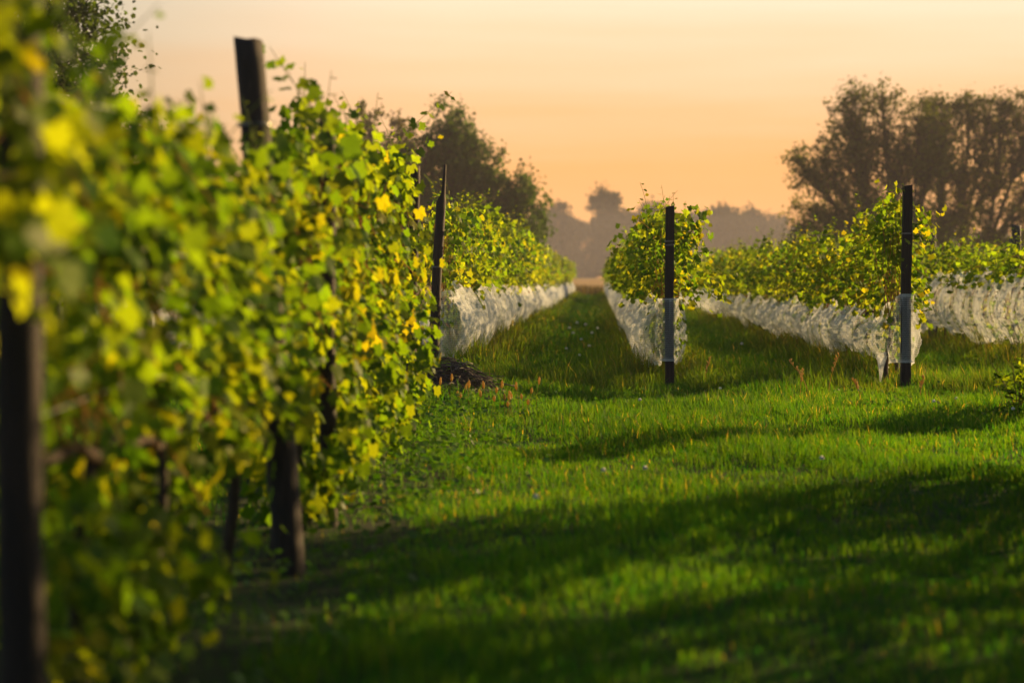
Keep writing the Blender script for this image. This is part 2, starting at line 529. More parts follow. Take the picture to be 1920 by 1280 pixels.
# ------------------------------------------------------------------ posts
def post(x, y, top, w, label, group=None, base_x=None, mat='post', square=False, tie=None, sides=10, base_y=None, broken=False):
    """timber post from below the ground up to (x, y, top); leans when its foot is elsewhere"""
    bx = x if base_x is None else base_x
    by = y if base_y is None else base_y
    g = float(gz(bx, by))
    root = bpy.data.objects.new('vineyard_post', None)
    b = MB()
    H = top - g
    n = 26
    q = np.linspace(0, 1, n)
    z = -.25 + (H + .25) * q
    f = z / H
    cx, cy = (x - bx) * f + .004 * np.sin(q * 9), (y - by) * f
    th = np.linspace(0, 2 * np.pi, sides, endpoint=False) + (np.pi / 4 if square else 0)
    if square:
        rr = 1 / np.maximum(np.abs(np.cos(th)), np.abs(np.sin(th)))
    else:
        rr = 1 + .06 * np.sin(3 * th + 1) + .03 * np.sin(7 * th)
    r = w / 2 * (1.04 - .06 * q)[:, None] * rr[None] * (1 + .025 * rng.normal(size=(n, sides)))
    P = np.stack([cx[:, None] + r * np.cos(th), cy[:, None] + r * np.sin(th), np.broadcast_to(z[:, None], r.shape)], -1)
    P[-1, :, 2] += .006 * rng.normal(size=sides)
    if broken:      # split top: only the far-right splinter reaches full height
        k = q > .83
        sp_ = (1 - (q[k] - .83) / .17)[:, None]
        P[k, :, 0] = (cx[k][:, None] + w * .33) + (P[k, :, 0] - cx[k][:, None] - w * .33) * (.12 + .35 * sp_ ** .7)
        P[k, :, 1] = cy[k][:, None] + (P[k, :, 1] - cy[k][:, None]) * (.15 + .6 * sp_)
    i = np.arange(n - 1)[:, None] * sides; j = np.arange(sides)[None]; kx = (j + 1) % sides
    qd = np.stack([i + j, i + kx, i + sides + kx, i + sides + j], -1).reshape(-1, 4)
    v = np.vstack([P.reshape(-1, 3), [[P[-1, :, 0].mean(), P[-1, :, 1].mean(), z[-1] + .004]]])
    jj = np.arange(sides)
    tr = np.stack([(n - 1) * sides + jj, (n - 1) * sides + (jj + 1) % sides, np.full(sides, n * sides)], 1)
    b.add(v, tr, qd)
    o = b.build('vineyard_post', M[mat], None, (bx, by, g), smooth=not square)
    tag(o, label, 'post', group)
    for tz in (tie or ()):
        ff = (tz - g) / H
        t = MB()
        a = np.linspace(0, 2 * np.pi * 2.2, 40)
        rad = w / 2 * (1.48 if square else 1.08) + .002
        ra = rad if not square else w / 2 * 1.05 / np.maximum(np.abs(np.cos(a)), np.abs(np.sin(a)))
        t.tube(np.stack([(x - bx) * ff + ra * np.cos(a), (y - by) * ff + ra * np.sin(a), tz - g + .009 * a / 6.28], 1), .0025, 5)
        t.build('wire_tie', M['wire'], o)
    return o


# ------------------------------------------------------------------ the netted block
ROW_Y = 25.5
ROWS = {1: -1.69, 2: .758, 3: 3.24, 4: 5.65, 5: 8.1, 0: -5.5}

netted = [vine_parts(1.5, .98, 1.76, 560, .104, 'mid', .22, 9, .34, 130, (.42, .95)) for _ in range(5)]
netted_high = [vine_parts(1.5, 1.30, 1.80, 330, .10, 'mid', .22, 8, .3, 160, (.4, 1.1)) for _ in range(3)]
netted_far = [vine_parts(1.5, .95, 1.80, 420, .11, 'far', .21, 6, .2, 60, (.42, .95), twigs=4) for _ in range(3)]

ROW_TXT = {1: 'the row left of the grass aisle', 2: 'the row behind the middle end post', 3: 'the row behind the tall end post on the right',
           4: 'the rightmost netted row', 5: 'the far row beyond the rightmost net', 0: 'the far row seen through the near foliage'}


def row_vines(k, y0, y1, sz=1.0, swap=60):
    x = ROWS[k]
    if k == 4: netted_ = netted_high
    else: netted_ = netted
    y = y0 + .75
    i = 0
    while y < y1:
        far = y > swap
        step = 3.0 if far else 1.5
        p = netted_far[rng.integers(3)] if far else netted_[rng.integers(len(netted_))]
        vine(p, x + rng.normal(0, .03), y + (step - 1.5) / 2,
             'netted grapevine in ' + ROW_TXT[k], 'grapevines of ' + ROW_TXT[k],
             sy=step / 1.5 * 1.06, sz=sz * rng.uniform(.88, 1.12), flip=bool(rng.integers(2)), sx=rng.uniform(.9, 1.2))
        y += step
        i += 1


row_vines(1, ROW_Y + .2, 150, .99)
row_vines(2, ROW_Y + 1.3, 150, .98)
row_vines(3, ROW_Y + 1.3, 150, .94)
row_vines(4, 29.5, 66, .9)
row_vines(5, 38, 70, .9)
row_vines(0, ROW_Y, 44, .95)

# bushier vines that hang round the two end posts
v2 = vine_parts(1.5, .75, 1.80, 820, .10, 'near', .33, 10, .2, 160, (.3, .9), red=.004)
vine(v2, ROWS[2] + .03, ROW_Y + .85, 'bushy grapevine spreading on both sides of the middle end post', 'end vines')
v3 = vine_parts(1.3, .80, 1.90, 720, .10, 'near', .27, 9, .3, 120, (.3, .9))
vine(v3, ROWS[3] - .02, ROW_Y + .8, 'grapevine with a tall pointed shoot beside the tall right end post', 'end vines')
v3b = vine_parts(.5, 1.3, 2.08, 260, .09, 'near', .10, 4, .2, 0, twigs=4)
o = vine(v3b, ROWS[3] - .14, ROW_Y + .35, 'narrow tuft of vine shoots rising left of the tall right end post', 'end vines')

# posts of the netted block
post(-1.63, ROW_Y, 2.54, .105, 'split-topped leaning dark post where the netted row left of the aisle begins', 'end posts', base_x=-1.74, broken=True, tie=(1.35,))
post(ROWS[2], ROW_Y, EYE + 132 / 177.8, .092, 'square dark end post with netting wrapped round it, in the middle', 'end posts', square=True, sides=4, tie=(1.62, 1.58))
post(ROWS[3] + .005, ROW_Y, EYE + 171 / 177.8, .098, 'tall dark end post on the right with sunlit edge', 'end posts', square=True, sides=4, tie=(1.7,), base_x=ROWS[3] - .01)
for k, ys, tops in ((1, (33, 40.5, 48, 55.5, 63, 78, 93), 1.75), (2, (33, 40.5, 48, 55.5, 63, 78), 1.72), (3, (33, 40.5, 48, 55.5, 63, 78), 1.70),
                    (4, (33, 41, 49, 57), 1.95), (5, (40, 47.5, 55), 2.0)):
    for y in ys:
        post(ROWS[k] + rng.normal(0, .02), y, tops + rng.normal(0, .03) + (0.03 if k == 4 and y == 33 else 0), .10 if k < 4 else .125,
             'weathered post amid the leaves of ' + ROW_TXT[k], 'posts along ' + ROW_TXT[k], mat='post_grey', tie=None)
post(-5.5, ROW_Y - .25, 1.85, .22, 'thick dark end post seen through the near vines', 'end posts', mat='post')

# ------------------------------------------------------------------ bird nets
def wob(seed, u, waves):
    r = np.random.default_rng(seed)
    s = 0
    for wl, amp in waves:
        s = s + amp * np.sin(2 * np.pi * u / (wl * r.uniform(.8, 1.25)) + r.uniform(0, 6.3))
    return s


def bird_net(k, y0, y1, zt, zb, wl_, wr_, open_l, open_r, label, slant=.25, post_r=.05, wrap=True, seed=1, gather=.28, zt_end=None, zb_end=None, tips=.10):
    """two sheets of net, one on each side of the row, meeting round the end post"""
    x = ROWS[k]
    b = MB()
    for side, wmax, opn in ((-1, wl_, open_l), (1, wr_, open_r)):
        near = np.arange(0, min(22, y1 - y0), .03)
        farr = np.arange(min(22, y1 - y0), y1 - y0, .16)
        u = np.concatenate([near, farr])
        nv = 15
        v = np.linspace(0, 1, nv)
        U, V = np.meshgrid(u, v, indexing='ij')
        sd = seed * 10 + (side + 1)
        rr = np.random.default_rng(sd)
        Us = U + slant * (V - .5) * (1 + .4 * np.sin(U * .9))
        pleat = wob(sd + 1, Us, ((.5, .032), (.22, .028), (.13, .010), (1.7, .035)))
        sharp = wob(sd + 2, Us, ((.5, .6), (.22, 1.), (.13, .5)))
        grow = ss(0, opn, U)
        bul = (.22 + .85 * np.sin(np.pi * np.clip(V * .86 + .06, 0, 1)) ** .9)
        lat = wmax * grow * bul + pleat * (.25 + .75 * grow) + .022 * np.sin(V * 11 + U * 5 + sd) * np.exp(-U / 1.2) * ss(0, .3, U) + .015 * np.sin(V * 23 - U * 9) * np.exp(-U / 1.2) * ss(0, .3, U)
        # hems: pinned points above, drooping points below
        s1 = np.abs(np.sin(np.pi * (U / (.85 + .1 * np.sin(U * .31)) + rr.uniform())))
        top = zt + .07 * (1 - s1) ** 2.0 * 2 - .05 + wob(sd + 3, U, ((.5, .02), (2.7, .03), (6, .035)))
        s2 = np.abs(np.sin(np.pi * (U / (1.25 + .2 * np.sin(U * .23)) + rr.uniform())))
        bot = zb - tips * (1 - s2) ** 3 + wob(sd + 4, U, ((.6, .018), (3.3, .04), (8, .04)))
        ge = ss(0, opn * 1.2, U)
        if zt_end: top = top * ge + zt_end * (1 - ge)
        if zb_end: bot = bot * ge + zb_end * (1 - ge)
        Y = y0 + U + slant * .35 * (V - .5) * grow
        if wrap:
            a = np.clip(U / .12, 0, 1) * np.pi * .5          # round the post from its front
            px_ = (post_r + .012) * np.sin(a)
            py_ = -(post_r + .012) * np.cos(a)
            Y = np.where(U < .12, y0 + py_, Y - .12)
            lat = np.where(U < .12, px_, np.maximum(lat, 0) + post_r + .012)
        Z = bot + (top - bot) * V
        X = x + side * lat
        g0 = gz(X * 0 + x, Y)
        Z = Z + g0
        bunch = np.clip(gather * .4 + .46 * np.clip(sharp * .62, 0, 1) ** 2.2 * (gather / .25) ** .5, 0, .9) * (.6 + .4 * np.abs(2 * V - 1)) + .45 * (V > .95) + .5 * (V < .05)
        bunch = np.clip(bunch + .12 * ss(60, 110, Y), 0, .95)
        nu = len(u)
        ii = (np.arange(nu - 1)[:, None] * nv + np.arange(nv - 1)[None]).ravel()
        b.add(np.stack([X, Y, Z], -1).reshape(-1, 3), None, np.stack([ii, ii + nv, ii + nv + 1, ii + 1], 1),
              None, np.stack([U + .05 * pleat, Z - g0, bunch], -1).reshape(-1, 3))
    o = b.build('bird_net', M['net'])
    return tag(o, label, 'netting', 'white bird nets along the vine rows')


bird_net(1, ROW_Y + .35, 150, .80, .08, .22, .25, .5, .5, 'sunlit pleated white net along the row left of the aisle', slant=.03, wrap=False, seed=1, gather=.36, tips=.12)
bird_net(2, ROW_Y, 150, .84, .20, .22, .09, 1.6, 1.6, 'white net drawn in round the middle end post', slant=-.10, seed=2, gather=.10, post_r=.055, zt_end=.96, zb_end=.30, tips=.14)
bird_net(3, ROW_Y, 150, .76, .30, .23, .12, 1.0, .8, 'pleated white net tied to the tall right end post', slant=.30, seed=3, gather=.17, post_r=.06, zt_end=1.0, zb_end=.28, tips=.10)
bird_net(4, 29, 70, 1.22, .33, .32, .3, .5, .5, 'high draped white net at the right edge of the picture', slant=.45, wrap=False, seed=4, gather=.10, tips=.06)
bird_net(0, ROW_Y, 44, .95, .30, .26, .26, .5, .5, 'white net glimpsed through the near foliage on the left', slant=.1, wrap=False, seed=5, gather=.3)

# ------------------------------------------------------------------ trellis wires
def wire(k, x, y0, y1, z, label, group):
    b = MB()
    yy = np.linspace(y0, y1, 40)
    b.tube(np.stack([np.full(40, x), yy, gz(x, yy) + z + .01 * np.sin(yy)], 1), .002, 5)
    tag(b.build('trellis_wire', M['wire']), label, 'wire', group)


for z, t in ((1.42, 'upper'), (.95, 'lower')):
    wire(2, ROWS[2], ROW_Y, 100, z, t + ' trellis wire running back from the middle end post', 'trellis wires')
    wire(3, ROWS[3], ROW_Y, 100, z, t + ' trellis wire running back from the tall right end post', 'trellis wires')
    wire(1, ROWS[1], ROW_Y, 100, z, t + ' trellis wire running back from the split post', 'trellis wires')

# ------------------------------------------------------------------ near row on the left
NX = -1.45
near_v = [vine_parts(1.35, .14, 1.70, 1300, .098, 'near', .19, 8, .28, 50, (.1, .5), twigs=46, clump=.17, canes=6, red=0.0) for _ in range(5)]
near_hi = [vine_parts(1.35, .62, 1.68, 880, .100, 'near', .16, 8, .28, 20, (.1, .5), twigs=40, clump=.17, canes=6, red=0.0) for _ in range(2)]
near_low = [vine_parts(1.35, .08, 1.68, 1350, .098, 'near', .19, 8, .28, 0, twigs=40, clump=.17, canes=6, red=0.0) for _ in range(2)]
hang = vine_parts(1.25, 1.22, 2.05, 520, .105, 'near', .16, 6, .2, 0, twigs=14, clump=.2, canes=3, h=1.45, red=.0)
near_spots = [  # y, height factor, words
    (6.7, 1.02, 'blurred grapevine just past the black post at the left edge'),
    (8.0, .95, 'soft yellow-green grapevine below the tree at the left'),
    (9.4, 1.02, 'grapevine with blurred shoots against the sky before the leaning post'),
    (10.7, 1.04, 'yellow-leaved grapevine round the thick leaning post'),
    (11.95, 1.15, 'grapevine with a thin shoot climbing right of the leaning post'),
    (13.2, 1.20, 'grapevine just past the low flat post top'),
    (14.5, 1.17, 'sharper green grapevine two plants before the end of the near row'),
    (15.75, 1.17, 'tall grapevine next to the last plant of the near row'),
    (16.95, 1.17, 'last grapevine of the near row with a shoot reaching past the dark tree'),
]
near_vines = []
for i, (y, h, lab) in enumerate(near_spots):
    nv = vine(near_low[i % 2] if y > 11.5 else near_hi[i % 2] if 9 < y < 11 else near_v[i % 5], NX + rng.normal(0, .02), y, lab, 'grapevines of the near row on the left', sz=h, flip=bool(i % 2))
    near_vines.append(nv)
vine(hang, -1.36, 5.15, 'blurred vine shoots hanging over the black post at the left edge', 'grapevines of the near row on the left', sz=1.0)


def shoot(v, d, pts, size, n):
    """a long shoot with alternate leaves, a part of the vine v"""
    P = np.array([at(px, py, d + .25 * i / len(pts)) for i, (px, py) in enumerate(pts)])
    q = np.linspace(0, 1, 14)
    C = np.stack([np.interp(q, np.linspace(0, 1, len(P)), P[:, k]) for k in range(3)], 1)
    b, f = MB(), MB()
    b.tube(C, np.linspace(.004, .0015, 14), 5, col=(.16, .15, .03))
    t = np.linspace(.06, 1, n)
    pos = np.stack([np.interp(t, q, C[:, k]) for k in range(3)], 1)
    sd = np.where(np.arange(n) % 2, 1., -1.)
    dr = np.stack([sd * .8 + rng.normal(0, .3, n), rng.normal(0, .6, n), -.3 + rng.normal(0, .35, n)], 1)
    put_leaves(f, pos + unit(dr) * .035, np.stack([rng.normal(0, .6, n), -.5 + rng.normal(0, .5, n), .5 + rng.normal(0, .4, n)], 1), dr,
               size * (1.1 - .6 * t) * rng.uniform(.75, 1.2, n), leaf_tones(n, (.3, .3, .25, .1, .05, 0)), 'near')
    inv = v.matrix_basis.inverted()
    for nm, m_, mt in (('shoot', b, M['cane']), ('shoot_foliage', f, M['leaf'])):
        o = m_.build(nm, mt, v)
        o.data.transform(inv)


shoot(near_vines[4], 11.3, [(665, 345), (628, 265), (590, 205), (545, 150), (505, 88)], .15, 19)
shoot(near_vines[4], 11.6, [(640, 330), (610, 250), (595, 200), (570, 155)], .14, 12)
shoot(near_vines[5], 12.9, [(690, 320), (660, 240), (625, 180)], .14, 11)
shoot(near_vines[8], 16.6, [(690, 340), (735, 275), (790, 222), (848, 172)], .14, 17)
shoot(near_vines[8], 16.9, [(720, 330), (770, 280), (815, 255)], .13, 10)
shoot(near_vines[1], 8.3, [(395, 330), (385, 240), (372, 150)], .13, 10)
shoot(near_vines[1], 8.1, [(350, 330), (335, 250), (330, 185)], .115, 7)
shoot(near_vines[0], 7.0, [(190, 300), (198, 160), (205, 65)], .10, 4)
post((28 - VX) / F * 5.6, 5.6, 1.82, .108, 'blurred black post at the left edge, nearest the camera', 'posts of the near row', tie=(1.4,))
post((462 - VX) / 432, 10.5, EYE + 446 / 432, .132, 'thick leaning grey-brown post standing above the near vines', 'posts of the near row', base_x=-1.315, base_y=10.25, mat='post', sides=14, tie=(1.9,))
post((612 - VX) / 376, 12.05, EYE + 302 / 376, .085, 'post with only its flat top showing among the near leaves', 'posts of the near row')
post((777 - VX) / 255, 17.8, EYE + 209 / 255, .075, 'thin dark end post of the near row beside the brush pile', 'posts of the near row', base_x=(767 - VX) / 255, tie=(.75, 1.3))
for z in (.9, 1.3, 1.7):
    wire(9, NX + .06, 5.6, 17.8, z, {.9: 'lowest', 1.3: 'middle', 1.7: 'highest'}[z] + ' trellis wire of the near row', 'trellis wires')

# the row along the right of the lane, out of frame: it throws the shade on the grass
right_v = [vine_parts(1.4, .15, 1.72, 1500, .12, 'near', .26, 6, .25, 0, twigs=6) for _ in range(3)]
for i, (y, h) in enumerate(((0, 1.52), (1.4, 1.52), (2.8, 1.52), (4.2, 1.52), (5.6, 1.52), (7.0, 1.52), (8.4, 1.52), (9.8, 1.52), (11.1, 1.52), (12.3, 1.52), (13.7, .70), (14.9, 1.52), (15.9, 1.52))):
    vine(right_v[i % 3], 3.85, y, 'unseen high vine canopy added to narrow the gap of light on the lane', 'grapevines right of the lane', sz=h, flip=bool(i % 2))

vine(vine_parts(1.4, 1.52, 2.45, 900, .12, 'near', .24, 5, .2, 0, twigs=4), 3.85, 13.7, 'unseen high vine canopy added to narrow the gap of light on the lane', 'grapevines right of the lane')  # added out of view above the low vine, to shorten its light streak
vine(right_v[1], 4.02, 20.6, 'last grapevine of the row along the right side of the lane', 'grapevines right of the lane', sz=1.0, sx=.7)

# young vine at the right edge
def young_vine():
    p = at(1905, 775, 21.0)
    x, y = p.x, p.y
    o = empty('young_vine', (x, y, float(gz(x, y))))
    tag(o, 'small leafy young vine on the grass at the right edge', 'young vine')
    s = MB(); f = MB()
    pos, nr, tp = [], [], []
    for i in range(7):
        a = rng.uniform(0, 6.28)
        q = np.linspace(0, 1, 6)
        P = np.stack([.02 * math.cos(a) + .22 * q ** 1.5 * math.cos(a), .22 * q ** 1.5 * math.sin(a), (.62 - .3 * abs(math.cos(a)) * rng.uniform(0, 1)) * q], 1)
        s.tube(P, np.linspace(.006, .003, 6), 5, col=(.12, .12, .03))
        for j in range(9):
            t = rng.uniform(.2, 1)
            c = np.array([np.interp(t, q, P[:, k]) for k in range(3)])
            b = rng.uniform(0, 6.28); d = np.array([math.cos(b), math.sin(b), -.5])
            pos.append(c + d * .03); tp.append(d); nr.append(np.array([0, 0, 1]) + rng.normal(0, .5, 3))
    n = len(pos)
    put_leaves(f, np.array(pos), np.array(nr), np.array(tp), .10 * rng.uniform(.7, 1.2, n), leaf_tones(n, (.35, .35, .2, .1, .0, .0)), 'near')
    s.build('stem', M['cane'], o); f.build('foliage', M['leaf'], o)


young_vine()

# ------------------------------------------------------------------ brush pile
def brush_pile():
    c = at(850, 735, 21.3)
    o = MB()
    for i in range(620):
        a = rng.normal(.2, .7)
        L = rng.uniform(.15, .55)
        x0 = rng.normal(0, .22); y0 = rng.normal(0, .24)
        h = .36 * math.exp(-(x0 / .34) ** 2 - (y0 / .32) ** 2) * rng.uniform(.1, 1)
        q = np.linspace(-1, 1, 5)
        p = np.stack([x0 + q * L / 2 * math.cos(a), y0 + q * L / 2 * math.sin(a), h + .02 + rng.normal(0, .05) * q - .06 * q * q + .03 * rng.normal(size=5) * .3], 1)
        p[:, 2] = np.maximum(p[:, 2], -.02)
        o.tube(p, rng.uniform(.003, .009) * np.linspace(1, .6, 5), 5, rough=.1)
    x, y = c.x, c.y
    ob = o.build('brush_pile', M['brush'], None, (x, y, float(gz(x, y))))
    tag(ob, 'dark heap of pruned vine canes at the end of the near row', 'brush pile')


brush_pile()

# ------------------------------------------------------------------ grass
def blades(b, x, y, hgt, wid, tones, lean=.35, bias=(0, 0)):
    n = len(x)
    z = gz(x, y)
    a = rng.uniform(0, 2 * np.pi, n)
    l = np.abs(rng.normal(0, lean, n)) * hgt
    dx, dy = np.cos(a) * l + bias[0] * hgt, np.sin(a) * l + bias[1] * hgt
    t = rng.uniform(0, 2 * np.pi, n)
    tx, ty = np.cos(t) * wid / 2, np.sin(t) * wid / 2
    P = np.zeros((n, 5, 3))
    P[:, 0] = np.stack([x - tx, y - ty, z - .01], 1)
    P[:, 1] = np.stack([x + tx, y + ty, z - .01], 1)
    P[:, 2] = np.stack([x + tx * .8 + dx * .35, y + ty * .8 + dy * .35, z + hgt * .58], 1)
    P[:, 3] = np.stack([x - tx * .8 + dx * .35, y - ty * .8 + dy * .35, z + hgt * .58], 1)
    P[:, 4] = np.stack([x + dx, y + dy, z + hgt * rng.uniform(.85, 1.0, n)], 1)
    i = np.arange(n)[:, None] * 5
    b.add(P.reshape(-1, 3), i + np.array([[3, 2, 4]]), i + np.array([[0, 1, 2, 3]]), np.repeat(tones, 5, axis=0))


def field_noise(x, y, s, seed):
    r = np.random.default_rng(seed)
    v = 0
    for k in range(7):
        a = r.uniform(0, 6.28); f = s * r.uniform(.5, 2.2)
        v = v + np.sin((x * math.cos(a) + y * math.sin(a)) * f + r.uniform(0, 6.28))
    return v / 3.7


GB = MB()
for (d0, d1, xa, xb, dens) in ((4.5, 10, -2.6, 4.2, 2000), (10, 17, -3.6, 4.6, 1900), (17, 27, -5.2, 5.6, 1700), (27, 42, -7.5, 8.5, 520), (42, 70, -7.5, 9, 170), (70, 150, -6, 9, 55)):
    n = int((d1 - d0) * (xb - xa) * dens)
    x = rng.uniform(xa, xb, n); y = rng.uniform(d0, d1, n)
    rowd = np.min(np.abs(x[:, None] - np.array([ROWS[k] for k in (0, 1, 2, 3, 4, 5)])[None]), 1)
    rough = np.where(y > 25.2, np.clip(1.25 - rowd / .75, 0, 1), 0) * ss(25.2, 26.8, y)
    rough = np.maximum(rough, .55 * ss(23.6, 24.4, y) * (1 - ss(24.6, 25.2, y)) * (x > -1.2) * (rowd > .2))
    bare = (x < -1.0 + .12 * np.sin(y * 2.3)) & (x > -2.1) & (y < 17.5) & (rng.random(n) < .88)
    x, y, rowd, rough = x[~bare], y[~bare], rowd[~bare], rough[~bare]; n = len(x)
    tuft = field_noise(x, y, 3.2, 3); tuft2 = field_noise(x, y, 9, 4)
    h = (.058 + .034 * np.clip(tuft, -1, 1.6) + .026 * np.clip(tuft2, -1, 1.2)) * rng.uniform(.6, 1.35, n) * (1 + .6 * ss(13, 22, y))
    h = np.maximum(h, .03) * (1 + 1.9 * rough * rng.uniform(.4, 1.5, n))
    w = np.maximum(.0042, .00031 * y) * rng.uniform(.7, 1.4, n)
    g0 = np.array([.013, .088, .008]); g1 = np.array([.068, .132, .008]); br = np.array([.10, .075, .024])
    m = np.clip(.5 + .3 * tuft2 + rng.normal(0, .3, n), 0, 1)[:, None]
    c = g0 * (1 - m) + g1 * m
    c = c * (1 + .22 * np.clip(field_noise(x, y, .9, 31), -1.2, 1.2))[:, None]
    k = (np.clip(rough * (.5 + rng.normal(0, .25, n)), 0, .85))[:, None]
    c = c * (1 - k) + br * k
    pale = rng.random(n) < .028 * np.clip(1 + 1.3 * field_noise(x, y, 1.6, 21), 0, 3)
    c[pale] = np.array([.26, .21, .07]) * rng.uniform(.7, 1.2, (pale.sum(), 1))
    blades(GB, x, y, h, w, c, .45, (-.08, .03))
tag(GB.build('grass', M['grass'], smooth=False), kind='stuff')

# broad-leaved weeds and clover under the near row, at the headland and beside the brush pile
WB = MB()


def weeds(n, xf, yf, size, hmax, w=(.45, .35, .2, 0, 0, 0)):
    x = xf(n); y = yf(n)
    keep = field_noise(x, y, 4, 9) > rng.uniform(-.6, .5, n)
    x, y = x[keep], y[keep]; n = len(x)
    p = np.stack([x, y, gz(x, y) + np.abs(rng.normal(0, hmax * .5, n)) + .02], 1)
    a = rng.uniform(0, 6.28, n)
    put_leaves(WB, p, np.stack([rng.normal(0, .5, n), rng.normal(0, .5, n), np.ones(n)], 1), np.stack([np.cos(a), np.sin(a), -.2 + 0 * a], 1),
               size * rng.uniform(.5, 1.3, n), leaf_tones(n, w), 'far')


weeds(1500, lambda n: NX + .1 + rng.normal(0, .3, n), lambda n: rng.uniform(5, 13, n), .055, .10)
weeds(3000, lambda n: NX + .35 + rng.normal(0, .3, n), lambda n: rng.uniform(13, 21, n), .055, .16)
weeds(2600, lambda n: rng.uniform(-1.4, 4.2, n), lambda n: rng.normal(23.4, .8, n), .04, .08)
weeds(900, lambda n: rng.normal(-1.0, .4, n), lambda n: rng.normal(20.6, .8, n), .05, .14)
weeds(1600, lambda n: rng.uniform(2.2, 4.6, n), lambda n: rng.normal(21.5, 1.2, n), .045, .09)
weeds(900, lambda n: ROWS[1] + rng.normal(0.1, .25, n), lambda n: rng.uniform(22, 30, n), .05, .14)
tag(WB.build('weeds', M['weed']), kind='stuff')

# tall dark weeds across the far end of the aisle
TW = MB()
n = 5000
x = rng.uniform(-9, 12, n); y = rng.uniform(150, 165, n)
blades(TW, x, y, rng.uniform(.35, .8, n), np.full(n, .07), np.array([.05, .045, .02]) * rng.uniform(.6, 1.5, (n, 1)), .2)
tag(TW.build('tall_weeds', M['dry'], smooth=False), kind='stuff')

# ------------------------------------------------------------------ seed heads, stalks, clover flowers
def seed_head(hgt, hl, col):
    o = empty('seed_head', (0, 0, 0))
    s = MB(); q = np.linspace(0, 1, 6)
    ln = rng.normal(0, .12)
    P = np.stack([ln * hgt * q ** 2, .02 * q, hgt * q], 1)
    s.tube(P, np.linspace(.003, .002, 6), 5, col=(.16, .16, .03))
    h = MB()
    z = np.linspace(0, 1, 7)
    r = .011 * np.sin(np.pi * np.clip(z * .92 + .06, 0, 1)) ** .7
    h.tube(np.stack([P[-1, 0] + ln * hl * z, np.full(7, .02), hgt - .01 + hl * z], 1), r, 8, col=col, rough=.22)
    s.build('stalk', M['seed'], o); h.build('spike', M['seed'], o)
    return o


protos = [seed_head(.20, .055, (.34, .27, .07)), seed_head(.25, .07, (.36, .29, .08)), seed_head(.16, .05, (.33, .27, .08))]
used = [False] * 3
spots = [(905, 720), (912, 738), (958, 722), (990, 728), (975, 740), (985, 745), (950, 742), (935, 748), (920, 758), (945, 760), (880, 762), (860, 768), (870, 755),
         (820, 742), (898, 770), (962, 775), (1005, 765), (858, 780), (925, 775), (840, 772), (980, 762), (955, 755)]
for i, (px, py) in enumerate(spots):
    k = i % 3
    d = 20.2 + rng.normal(0, .5)
    x = (px - VX) / F * d
    if not used[k]:
        o = protos[k]; used[k] = True
    else:
        o = copy_tree(protos[k])
    o.location = (x, d, float(gz(x, d)) + rng.uniform(-.03, .03))
    o.rotation_euler.z = rng.uniform(0, 6.28)
    tag(o, 'small orange seed head among the grass by the brush pile', 'seed head', 'orange seed heads by the brush pile')


def grass_stalk(px, d, hgt, label, fork=True):
    x = (px - VX) / F * d
    o = empty('grass_stalk', (x, d, float(gz(x, d))))
    tag(o, label, 'grass stalk', 'tall dry grass stalks')
    s = MB(); q = np.linspace(0, 1, 8)
    ln = rng.normal(0, .22)
    P = np.stack([ln * hgt * q ** 2, 0 * q, hgt * q], 1)
    s.tube(P, np.linspace(.004, .0015, 8), 5, col=(.30, .22, .07))
    h = MB()
    for j in range(26):
        t = rng.uniform(.55, 1.0)
        c = np.array([np.interp(t, q, P[:, k]) for k in range(3)])
        a = rng.uniform(0, 6.28); e = np.array([math.cos(a) * .02, math.sin(a) * .02, .035]) * rng.uniform(.5, 1.2)
        h.tube(np.array([c, c + e * .6, c + e]), [.001, .005, .001], 4, col=(.36, .29, .11))
    s.build('stalk', M['seed'], o); h.build('panicle', M['seed'], o)


grass_stalk(1515, 23.2, .36, 'tall dry forked grass stalk in front of the right netted row')
grass_stalk(1499, 23.0, .28, 'shorter bent grass stalk beside the tall forked one')
grass_stalk(1552, 23.6, .42, 'tallest dry grass stalk in the headland below the right net')
grass_stalk(1612, 22.6, .22, 'short tufty dry stalk below the tall right end post')
grass_stalk(1722, 23.2, .26, 'dry stalk just right of the tall right end post')
grass_stalk(1320, 24.5, .34, 'dry grass stalk between the two end posts')

fl = empty('clover_flower', (0, 0, 0))
b = MB(); b.tube(np.array([[0, 0, 0], [.004, 0, .05], [0, .004, .10]]), .002, 5, col=(.1, .16, .03)); b.build('stem', M['grass'], fl)
b = MB()
for j in range(46):
    a, ph = rng.uniform(0, 6.28), math.acos(rng.uniform(-.5, 1))
    dr = np.array([math.sin(ph) * math.cos(a), math.sin(ph) * math.sin(a), math.cos(ph)])
    c = np.array([0, .004, .105])
    b.tube(np.array([c + dr * .003, c + dr * .010, c + dr * .016]), [.002, .004, .0015], 4)
b.build('blossom', M['white'], fl)
fspots = [(1082, 607), (1098, 612), (1075, 628), (1090, 640), (1110, 622), (1062, 655), (1120, 618), (1087, 663), (1180, 640), (1190, 668), (1068, 618), (1105, 646),
          (1748, 748), (1790, 742), (1895, 755), (1005, 918), (1390, 640), (1132, 855), (1210, 850), (1540, 840), (1350, 722), (1200, 738)]
for i, (px, py) in enumerate(fspots):
    d = (EYE - .15) * F / (py + 12 - VY)
    x = (px - VX) / F * d
    o = fl if i == 0 else copy_tree(fl)
    sc = 1.0 + max(0, (d - 25) / 25)
    o.scale = (sc,) * 3
    o.location = (x, d, float(gz(x, d)))
    tag(o, 'small white clover flower dotting the grass', 'clover flower', 'white clover flowers in the grass')

